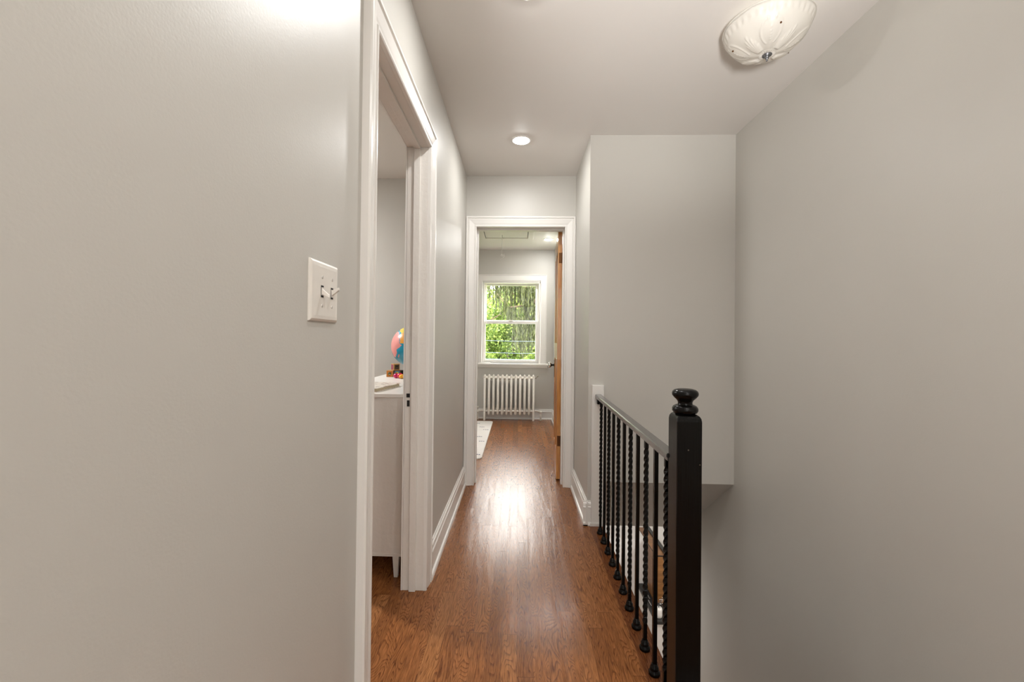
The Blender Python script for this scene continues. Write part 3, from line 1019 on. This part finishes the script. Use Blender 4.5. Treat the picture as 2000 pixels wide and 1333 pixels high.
# ------------------------------------------------------------------ side room dresser and what stands on it
DX0, DX1, DYA, DYB, DTZ = -.976, -.536, 2.01, 3.12, .8817
ds = thing('dresser', (-.765, 2.56, 0), 'white painted chest with a plain end panel inside the side room', 'dresser')
MB().box(DX0, DX1, DYA, DYB, DTZ - .018, DTZ).build('dresser_top', M_TRIM, ds, bevel=.002)
MB().box(DX0 + .006, DX1 - .004, DYA + .006, DYB - .006, .117, DTZ - .018).build('carcass', M_TRIM_OLD, ds)
MB().box(DX0 + .004, DX1 - .003, DYA + .004, DYB - .004, .103, .1165).build('base_rail', M_TRIM_OLD, ds)
for x0_, y0_ in ((DX1 - .056, DYA + .006), (DX0 + .01, DYA + .006), (DX1 - .035, DYB - .04), (DX0 + .01, DYB - .04)):
    b = MB(); vs_ = []
    for z, e in ((0, .006), (.05, .003), (.103, 0)):
        vs_ += [(x0_ + e, y0_ + e, z), (x0_ + .03 - e, y0_ + e, z), (x0_ + .03 - e, y0_ + .03 - e, z), (x0_ + e, y0_ + .03 - e, z)]
    fs = [(3, 2, 1, 0), (8, 9, 10, 11)] + [(k * 4 + q, k * 4 + (q + 1) % 4, (k + 1) * 4 + (q + 1) % 4, (k + 1) * 4 + q) for k in range(2) for q in range(4)]
    b.add(vs_, fs).build('leg', M_TRIM_OLD, ds)
for zi in range(3):
    for yi in range(2):
        y0_ = DYA + .03 + yi * .53
        d_ = MB().box(DX0 - .012, DX0 + .006, y0_, y0_ + .51, .14 + zi * .24, .36 + zi * .24).build('drawer', M_TRIM, ds, bevel=.003)
        MB().sphere((DX0 - .024, y0_ + .255, .25 + zi * .24), .014).build('knob', M_CHROME, d_)

# patterned book lying near the front edge
bk = thing('book', (-.76, 2.26, DTZ), 'thick book with a mottled cover lying flat near the front edge of the chest', 'book')
def cover_mat():
    m, nt, p = new_mat('mottled_cover')
    tc = N(nt, 'ShaderNodeTexCoord')
    v = N(nt, 'ShaderNodeTexVoronoi'); v.inputs['Scale'].default_value = 60
    L(nt, tc.outputs['Object'], v.inputs['Vector'])
    r = N(nt, 'ShaderNodeValToRGB'); e = r.color_ramp.elements
    e[0].position = 0; e[0].color = srgb(228, 220, 208)
    e[1].position = 1; e[1].color = srgb(226, 218, 208)
    for pos, c in ((.62, (222, 214, 204)), (.70, (150, 108, 92)), (.78, (226, 216, 204)), (.86, (92, 88, 92)), (.92, (205, 190, 176))):
        k = e.new(pos); k.color = srgb(*c)
    L(nt, v.outputs['Color'], r.inputs[0])
    L(nt, r.outputs[0], p.inputs['Base Color']); p.inputs['Roughness'].default_value = .4
    return m
def pages_mat():
    m, nt, p = new_mat('page_edges')
    geo = N(nt, 'ShaderNodeNewGeometry'); w_ = N(nt, 'ShaderNodeTexWave'); w_.bands_direction = 'Z'
    w_.inputs['Scale'].default_value = 90; w_.inputs['Distortion'].default_value = 1
    L(nt, geo.outputs['Position'], w_.inputs['Vector'])
    mx = N(nt, 'ShaderNodeMixRGB'); mx.inputs[1].default_value = srgb(150, 132, 100); mx.inputs[2].default_value = srgb(224, 212, 186)
    L(nt, w_.outputs[0], mx.inputs[0]); L(nt, mx.outputs[0], p.inputs['Base Color']); p.inputs['Roughness'].default_value = .8
    return m
bq = [(-.70, 2.07), (-.655, 2.335), (-.86, 2.40), (-.91, 2.13)]
cenx = sum(p[0] for p in bq) / 4; ceny = sum(p[1] for p in bq) / 4
inn = [(cenx + (x - cenx) * .965, ceny + (y - ceny) * .965) for x, y in bq]
MB().prism(inn, 'Z', DTZ + .002, DTZ + .0155).build('pages', pages_mat(), bk)
cv = MB(); cv.prism(bq, 'Z', DTZ + .0155, DTZ + .018); cv.prism(bq, 'Z', DTZ, DTZ + .002)
cv.build('cover', cover_mat(), bk)

# toy blocks
def toy_block(x, y, z, rot, cols, label, s=.0445):
    t = thing('toy_block', (x, y, z), label, 'toy block', 'wooden toy blocks on the white chest')
    body = MB().box(x - s / 2, x + s / 2, y - s / 2, y + s / 2, z, z + s).build('body', plain('block_wood', srgb(*cols[0]), .5), t, bevel=.0015)
    e = .0006; q = s * .39
    p = MB().box(x - q, x + q, y - s / 2 - e, y - s / 2 + .001, z + s / 2 - q, z + s / 2 + q).build('front_print', plain('block_front', srgb(*cols[1]), .5), t)
    r_ = MB().lathe([(.0001, -.0008), (s * .26, -.0008), (s * .26, 0)], (x, y - s / 2 - e, z + s / 2), 'Y', 24, cap=False).build('disc', plain('block_disc', srgb(*cols[2]), .5), t)
    MB().box(x - s * .16, x + s * .16, y - s / 2 - e - .0012, y - s / 2 - e - .0002, z + s * .36, z + s * .46).build('bar', plain('block_bar', srgb(*cols[3]), .5), t)
    p2 = MB().box(x - s / 2 - e, x - s / 2 + .001, y - q, y + q, z + s / 2 - q, z + s / 2 + q).build('side_print', plain('block_side', srgb(*cols[4]), .5), t)
    t.rotation_euler.z = rot
    return t
zt_ = DTZ
toy_block(-.882, 2.895, zt_, .10, ((206, 150, 90), (222, 130, 40), (74, 78, 34), (214, 190, 140), (150, 140, 130)), 'orange toy block with a green disc at the left of the bottom row')
toy_block(-.834, 2.912, zt_, .06, ((96, 70, 50), (92, 140, 172), (222, 190, 60), (40, 80, 110), (30, 70, 120)), 'blue toy block with a yellow disc beside the orange one')
toy_block(-.786, 2.935, zt_, -.1, ((70, 60, 50), (40, 48, 46), (96, 70, 44), (60, 56, 48), (40, 40, 40)), 'dark toy block at the right of the bottom row behind the pink toy')
toy_block(-.850, 2.905, zt_ + .0455, .72, ((196, 150, 84), (84, 56, 26), (52, 38, 22), (110, 84, 48), (140, 60, 84)), 'brown and purple toy block on top of the row')
# round toys in front
for x, y, r_, c, lab in ((-.812, 2.80, .0165, (196, 20, 90), 'crimson and pink toy egg lying on the chest before the blue block'),
                         (-.783, 2.79, .0175, (214, 20, 60), 'red toy egg lying against the pink one'),
                         (-.766, 2.765, .0150, (226, 160, 40), 'yellow toy egg lying right of the red one')):
    o = MB().sphere((x, y, zt_ + r_ * .98), r_, 24, 14, (1.25, 1, 1)).build('toy_egg', plain('egg_' + lab[:4], srgb(*c), .25), origin=(x, y, zt_))
    tag(o, lab, 'toy', 'shiny toy eggs on the white chest')

# globe
gc = Vector((-.768, 3.02, 1.0925)); GR = .143
gl = thing('globe', (gc.x, gc.y, DTZ), 'blue school globe with pink and orange continents on the white chest', 'globe')
def poly_in(poly, x, y):
    c = False; j = len(poly) - 1
    for i in range(len(poly)):
        xi, yi = poly[i]; xj, yj = poly[j]
        if (yi > y) != (yj > y) and x < (xj - xi) * (y - yi) / (yj - yi) + xi: c = not c
        j = i
    return c
tp = lambda pts: [((x - 575) / 325, (390 - y) / 325) for x, y in pts]
pink = tp([(350, 150), (372, 165), (385, 205), (400, 240), (385, 290), (390, 350), (425, 370), (400, 400), (345, 440), (350, 500), (325, 570), (300, 555), (250, 440), (245, 350), (262, 290), (300, 200)])
mada = tp([(375, 520), (392, 520), (380, 572), (366, 565)])
oran = tp([(405, 190), (440, 178), (520, 170), (600, 200), (620, 300), (540, 345), (480, 330), (440, 348), (395, 345), (398, 260)])
yell = tp([(400, 110), (440, 85), (560, 60), (700, 90), (740, 160), (600, 190), (520, 165), (420, 182), (385, 150)])
aus = tp([(640, 420), (720, 400), (770, 450), (740, 520), (660, 520)])
b = MB(); nu, nv = 180, 110
vs_ = []; fs = []; mis = []
for j in range(nv + 1):
    t = PI * j / nv
    for i in range(nu):
        a = 2 * PI * i / nu
        vs_.append(gc + Vector((math.sin(t) * math.cos(a), math.sin(t) * math.sin(a), math.cos(t))) * GR)
for j in range(nv):
    for i in range(nu):
        k = (i + 1) % nu
        t = PI * (j + .5) / nv; a = 2 * PI * (i + .5) / nu
        u, y, v = math.sin(t) * math.cos(a), math.sin(t) * math.sin(a), math.cos(t)
        # view axis of the map is turned a little towards the doorway
        c_, s_ = math.cos(-.25), math.sin(-.25)
        uu, yy = u * c_ - y * s_, u * s_ + y * c_
        m_ = 0
        if yy < 0:
            if poly_in(pink, uu, v) or poly_in(mada, uu, v): m_ = 1
            elif poly_in(yell, uu, v): m_ = 3
            elif poly_in(oran, uu, v): m_ = 2
            elif poly_in(aus, uu, v): m_ = 3
        else:
            if math.hypot(uu - .1, v - .35) < .38: m_ = 3
            elif math.hypot(uu, v + .3) < .26: m_ = 2
        fs.append((j * nu + i, (j + 1) * nu + i, (j + 1) * nu + k, j * nu + k)); mis.append(m_)
b.add(vs_, fs, True); b.mi = mis
b.build('sphere', [plain('globe_sea', srgb(34, 150, 182), .25), plain('globe_pink', srgb(226, 146, 140), .3), plain('globe_orange', srgb(228, 158, 66), .3), plain('globe_yellow', srgb(226, 204, 70), .3)], gl)
arc = [gc + Vector((math.sin(a) * (GR + .012), .0, math.cos(a) * (GR + .012))) for a in [PI * k / 24 for k in range(2, 25)]]
MB().tube([p for p in arc], .004, 8).build('meridian', M_CHROME, gl)
MB().lathe([(.06, 0), (.06, .006), (.045, .012), (.014, .024), (.010, .05), (.008, .0575)], (gc.x, gc.y, DTZ), n=32).build('base', M_IRON, gl)

# ------------------------------------------------------------------ downstairs pieces glimpsed through the balusters
M_SLAB = plain('charcoal_stone', srgb(44, 43, 40), .45)
ct = thing('kitchen_counter', (2.2, 4.9, LOW), 'white base cabinet with a charcoal top on the storey below', 'counter')
MB().box(1.497, 3.1, 4.565, 5.27, -1.875, -1.84).build('countertop', M_SLAB, ct, bevel=.002)
MB().box(1.51, 3.1, 4.58, 5.27, LOW, -1.875).build('base_cabinet', M_WHITE, ct)
hc_ = thing('wooden_cupboard', (1.66, 5.2, -1.84), 'low brown wooden cupboard with a black edge standing on the charcoal counter', 'cupboard')
MB().box(1.588, 1.74, 4.885, 5.27, -1.84, -1.302).build('carcass', M_CAB, hc_)
MB().box(1.588, 1.74, 5.27, 5.61, -1.84, -1.302).build('carcass', M_CAB, hc_)
MB().box(1.700, 1.742, 4.87, 5.61, -1.302, -1.288).build('edge_strip', M_SLAB, hc_)
MB().box(1.590, 1.742, 4.878, 4.886, -1.312, -1.302).build('edge_strip', M_DARK, hc_)
MB().box(1.5875, 1.5935, 4.885, 5.61, -1.303, -1.299).build('seam', M_DARK, hc_)
vz = thing('vase', (1.548, 4.64, -1.84), 'small ribbed white vase holding a wiry sprig on the charcoal counter', 'vase')
b = MB(); prof = [(.0001, 0), (.030, .001), (.036, .008), (.038, .03), (.038, .085), (.034, .10), (.026, .106), (.024, .100), (.0001, .098)]
b.lathe(prof, (1.548, 4.64, -1.84), n=40, cap=False)
b.v = [tuple(Vector(v) + (Vector((v[0] - 1.548, v[1] - 4.64, 0)).normalized() * .0012 * math.cos(20 * math.atan2(v[1] - 4.64, v[0] - 1.548)) if abs(v[0] - 1.548) > .01 or abs(v[1] - 4.64) > .01 else Vector((0, 0, 0)))) for v in b.v]
b.build('pot', M_PLASTIC, vz)
b = MB(); random.seed(5)
for k in range(14):
    a = random.uniform(0, 2 * PI); l_ = random.uniform(.06, .12)
    b.tube([(1.548, 4.64, -1.745), (1.548 + .012 * math.cos(a), 4.64 + .012 * math.sin(a), -1.745 + l_ * .5), (1.548 + .04 * math.cos(a), 4.64 + .04 * math.sin(a), -1.745 + l_)], .0012, 5, mi=0)
    b.sphere((1.548 + .04 * math.cos(a), 4.64 + .04 * math.sin(a), -1.745 + l_), .004, 8, 6, mi=1)
b.build('sprig', [M_GREYMETAL, M_PLASTIC], vz)
tr = thing('black_folder', (1.56, 4.93, -1.84), 'flat black folder with pale handwriting lying on the charcoal counter', 'folder')
MB().box(1.515, 1.585, 4.76, 5.12, -1.84, -1.834).build('cover', M_DARK, tr, bevel=.001)
b = MB()
for q, y0_ in enumerate((4.82, 4.95)):
    pts_ = [(1.527 + .022 * q + .006 * math.sin(k * 1.9), y0_ + k * .008, -1.8335) for k in range(14)]
    b.tube(pts_, .0014, 6)
b.build('handwriting', M_PLASTIC, tr)

# ------------------------------------------------------------------ outside
def leaves(cloud, size, mat, name, parent, droop=False):
    """cloud: (n,3) centres; one small leaf each"""
    n_ = len(cloud)
    a = rng.normal(size=(n_, 3)); a /= np.linalg.norm(a, axis=1)[:, None]
    if droop:
        a = np.tile(np.array([[0, 0, -1.0]]), (n_, 1)) + rng.normal(size=(n_, 3)) * .12
    t = np.cross(a, rng.normal(size=(n_, 3))); t /= np.linalg.norm(t, axis=1)[:, None]
    sz = size * rng.uniform(.6, 1.3, size=(n_, 1))
    wd = .36 if not droop else .10
    p0 = cloud - a * sz * .5; p2 = cloud + a * sz * .5
    p1 = cloud + t * sz * wd; p3 = cloud - t * sz * wd
    v = np.stack([p0, p1, p2, p3], 1).reshape(-1, 3) - np.array(wloc(parent))
    me = bpy.data.meshes.new(name)
    me.vertices.add(n_ * 4); me.vertices.foreach_set('co', v.ravel())
    me.loops.add(n_ * 4); me.loops.foreach_set('vertex_index', np.arange(n_ * 4))
    me.polygons.add(n_); me.polygons.foreach_set('loop_start', np.arange(n_) * 4); me.polygons.foreach_set('loop_total', np.full(n_, 4))
    me.materials.append(mat); me.update(calc_edges=True)
    o = bpy.data.objects.new(name, me); C.objects.link(o); o.parent = parent
    return o

GZ = -3.6
g = MB().box(-30, 30, 6.3, 60, GZ - .2, GZ)
o = g.build('lawn', plain('lawn_grass', srgb(96, 120, 60), .9)); tag(o, 'green lawn below the window outside', 'lawn', kind='structure')
def tree(x, y, r, top, nl, size, mat, label, clumps=60, seed=1):
    R_ = np.random.default_rng(seed)
    t = thing('leafy_tree', (x, y, GZ), label, 'tree', 'leafy trees outside the window')
    hh = (top - GZ)
    b = MB()
    b.tube([(x, y, GZ), (x + .1, y, GZ + hh * .3), (x - .05, y, GZ + hh * .6), (x, y, GZ + hh * .85)], [.22, .17, .11, .04], 10)
    for k in range(16):
        a = R_.uniform(0, 2 * PI); z = R_.uniform(GZ + hh * .3, GZ + hh * .8)
        b.tube([(x, y, z), (x + r * .45 * math.cos(a), y + r * .45 * math.sin(a), z + .4), (x + r * .85 * math.cos(a), y + r * .85 * math.sin(a), z + .8)], [.06, .035, .01], 6)
    b.build('trunk', M_BARK, t)
    zc = (top + GZ + hh * .22) / 2; hz = (top - GZ - hh * .22) / 2
    cc = R_.normal(size=(clumps, 3)); cc /= np.linalg.norm(cc, axis=1)[:, None]
    cc *= R_.uniform(.45, .95, size=(clumps, 1))
    cen = np.array([x, y, zc]) + cc * np.array([r, r, hz])
    idx = R_.integers(0, clumps, nl)
    d = R_.normal(size=(nl, 3)); d /= np.linalg.norm(d, axis=1)[:, None]
    d *= (R_.uniform(.5, 1, size=(nl, 1)) ** .5) * r * .26 * np.array([1, 1, .8])
    cl = cen[idx] + d
    cl[:, 2] = np.minimum(cl[:, 2], top)
    leaves(cl, size, mat, 'foliage', t)
    return t
tree(-2.0, 14.0, 1.75, 3.6, 30000, .10, M_LEAF, 'bright green tree seen at the left of the window', 70, 1)
tree(1.95, 14.0, 1.75, 3.8, 30000, .10, M_LEAF, 'bright green tree seen at the right of the window', 70, 2)
tree(-.1, 18.1, 2.1, 3.9, 34000, .12, M_LEAF, 'yellow-green tree behind the drooping conifer', 80, 3)
tree(-4.9, 18.5, 2.3, 4.4, 16000, .16, M_LEAF2, 'deeper green tree far back on the left', 80, 4)
tree(5.0, 19.0, 2.3, 4.4, 16000, .16, M_LEAF2, 'deeper green tree far back on the right', 80, 5)
tree(.2, 26.5, 3.0, 5.0, 34000, .19, M_LEAF2, 'deeper green tree farthest back in the middle', 90, 6)

# weeping conifer
sp = thing('weeping_conifer', (.55, 11.2, GZ), 'conifer with hanging olive-green branchlets across the window view', 'tree')
b = MB(); b.tube([(.75, 11.8, GZ), (.72, 11.8, 0), (.7, 11.8, 3.3)], [.2, .14, .05], 10)
limbs = [[(.7, 11.8, 3.0), (.1, 11.2, 2.65), (-.5, 10.9, 2.75), (-1.1, 10.8, 2.95)], [(.7, 11.8, 2.6), (.35, 11.0, 2.05), (-.25, 10.7, 1.95), (-.55, 10.7, 2.3)],
         [(.7, 11.8, 2.5), (.6, 11.0, 2.1), (.8, 10.7, 2.2), (1.2, 10.7, 2.45)], [(.7, 11.8, 2.9), (.4, 11.3, 2.6), (.3, 10.9, 2.5), (.1, 10.6, 2.45)],
         [(.7, 11.8, 2.2), (.4, 11.2, 1.75), (.15, 11.0, 1.65), (-.05, 10.8, 1.7)], [(.7, 11.8, 3.2), (.8, 11.3, 2.9), (1.2, 11.1, 2.9), (1.8, 11, 3.0)],
         [(.7, 11.8, 3.1), (.2, 11.9, 2.8), (-.8, 11.8, 2.9), (-1.9, 11.6, 3.1)]]
strands = []
R_ = np.random.default_rng(11)
drop = [.75, .5, .45, .7, 1.05, .5, .8]
for li, lb in enumerate(limbs):
    b.tube(lb, [.045, .035, .022, .008], 6)
    P_ = [np.array(p) for p in lb]
    for k in range(80):
        s = R_.uniform(.05, 3)
        i = min(int(s), 2); f = s - i
        p = P_[i] * (1 - f) + P_[i + 1] * f
        p = p + np.array([R_.normal() * .06, R_.normal() * .15, R_.normal() * .03])
        ln = drop[li] * R_.uniform(.35, 1.0)
        m_ = int(ln / .012)
        zz = np.arange(m_) * .012
        sway = np.cumsum(R_.normal(size=(m_, 2)) * .0022, axis=0)
        c_ = np.stack([p[0] + sway[:, 0], p[1] + sway[:, 1], p[2] - zz], 1) + R_.normal(size=(m_, 3)) * np.array([.008, .008, .004])
        strands.append(c_)
        strands.append(c_ + R_.normal(size=(m_, 3)) * np.array([.010, .010, .006]))
b.build('trunk', M_BARK, sp)
leaves(np.concatenate(strands), .085, M_NEEDLE, 'hanging_branchlets', sp, droop=True)

# overhead lines
for k, (z, lab) in enumerate(((1.56, 'faint overhead cable crossing the upper window pane'), (1.1, 'uppermost overhead cable in the lower window pane'),
                              (.83, 'middle overhead cable in the lower window pane'), (.69, 'lowest overhead cable in the lower window pane'))):
    o = MB().tube([(-14, 9.5, z + .35), (-7, 9.5, z + .1), (0, 9.5, z), (7, 9.5, z + .08), (14, 9.5, z + .3)], .005, 8).build('overhead_cable', M_IRON if k == 0 else plain('cable_grey', srgb(70, 80, 88), .9), origin=(0, 9.5, z))
    tag(o, lab, 'cable', 'overhead cables outside the window')
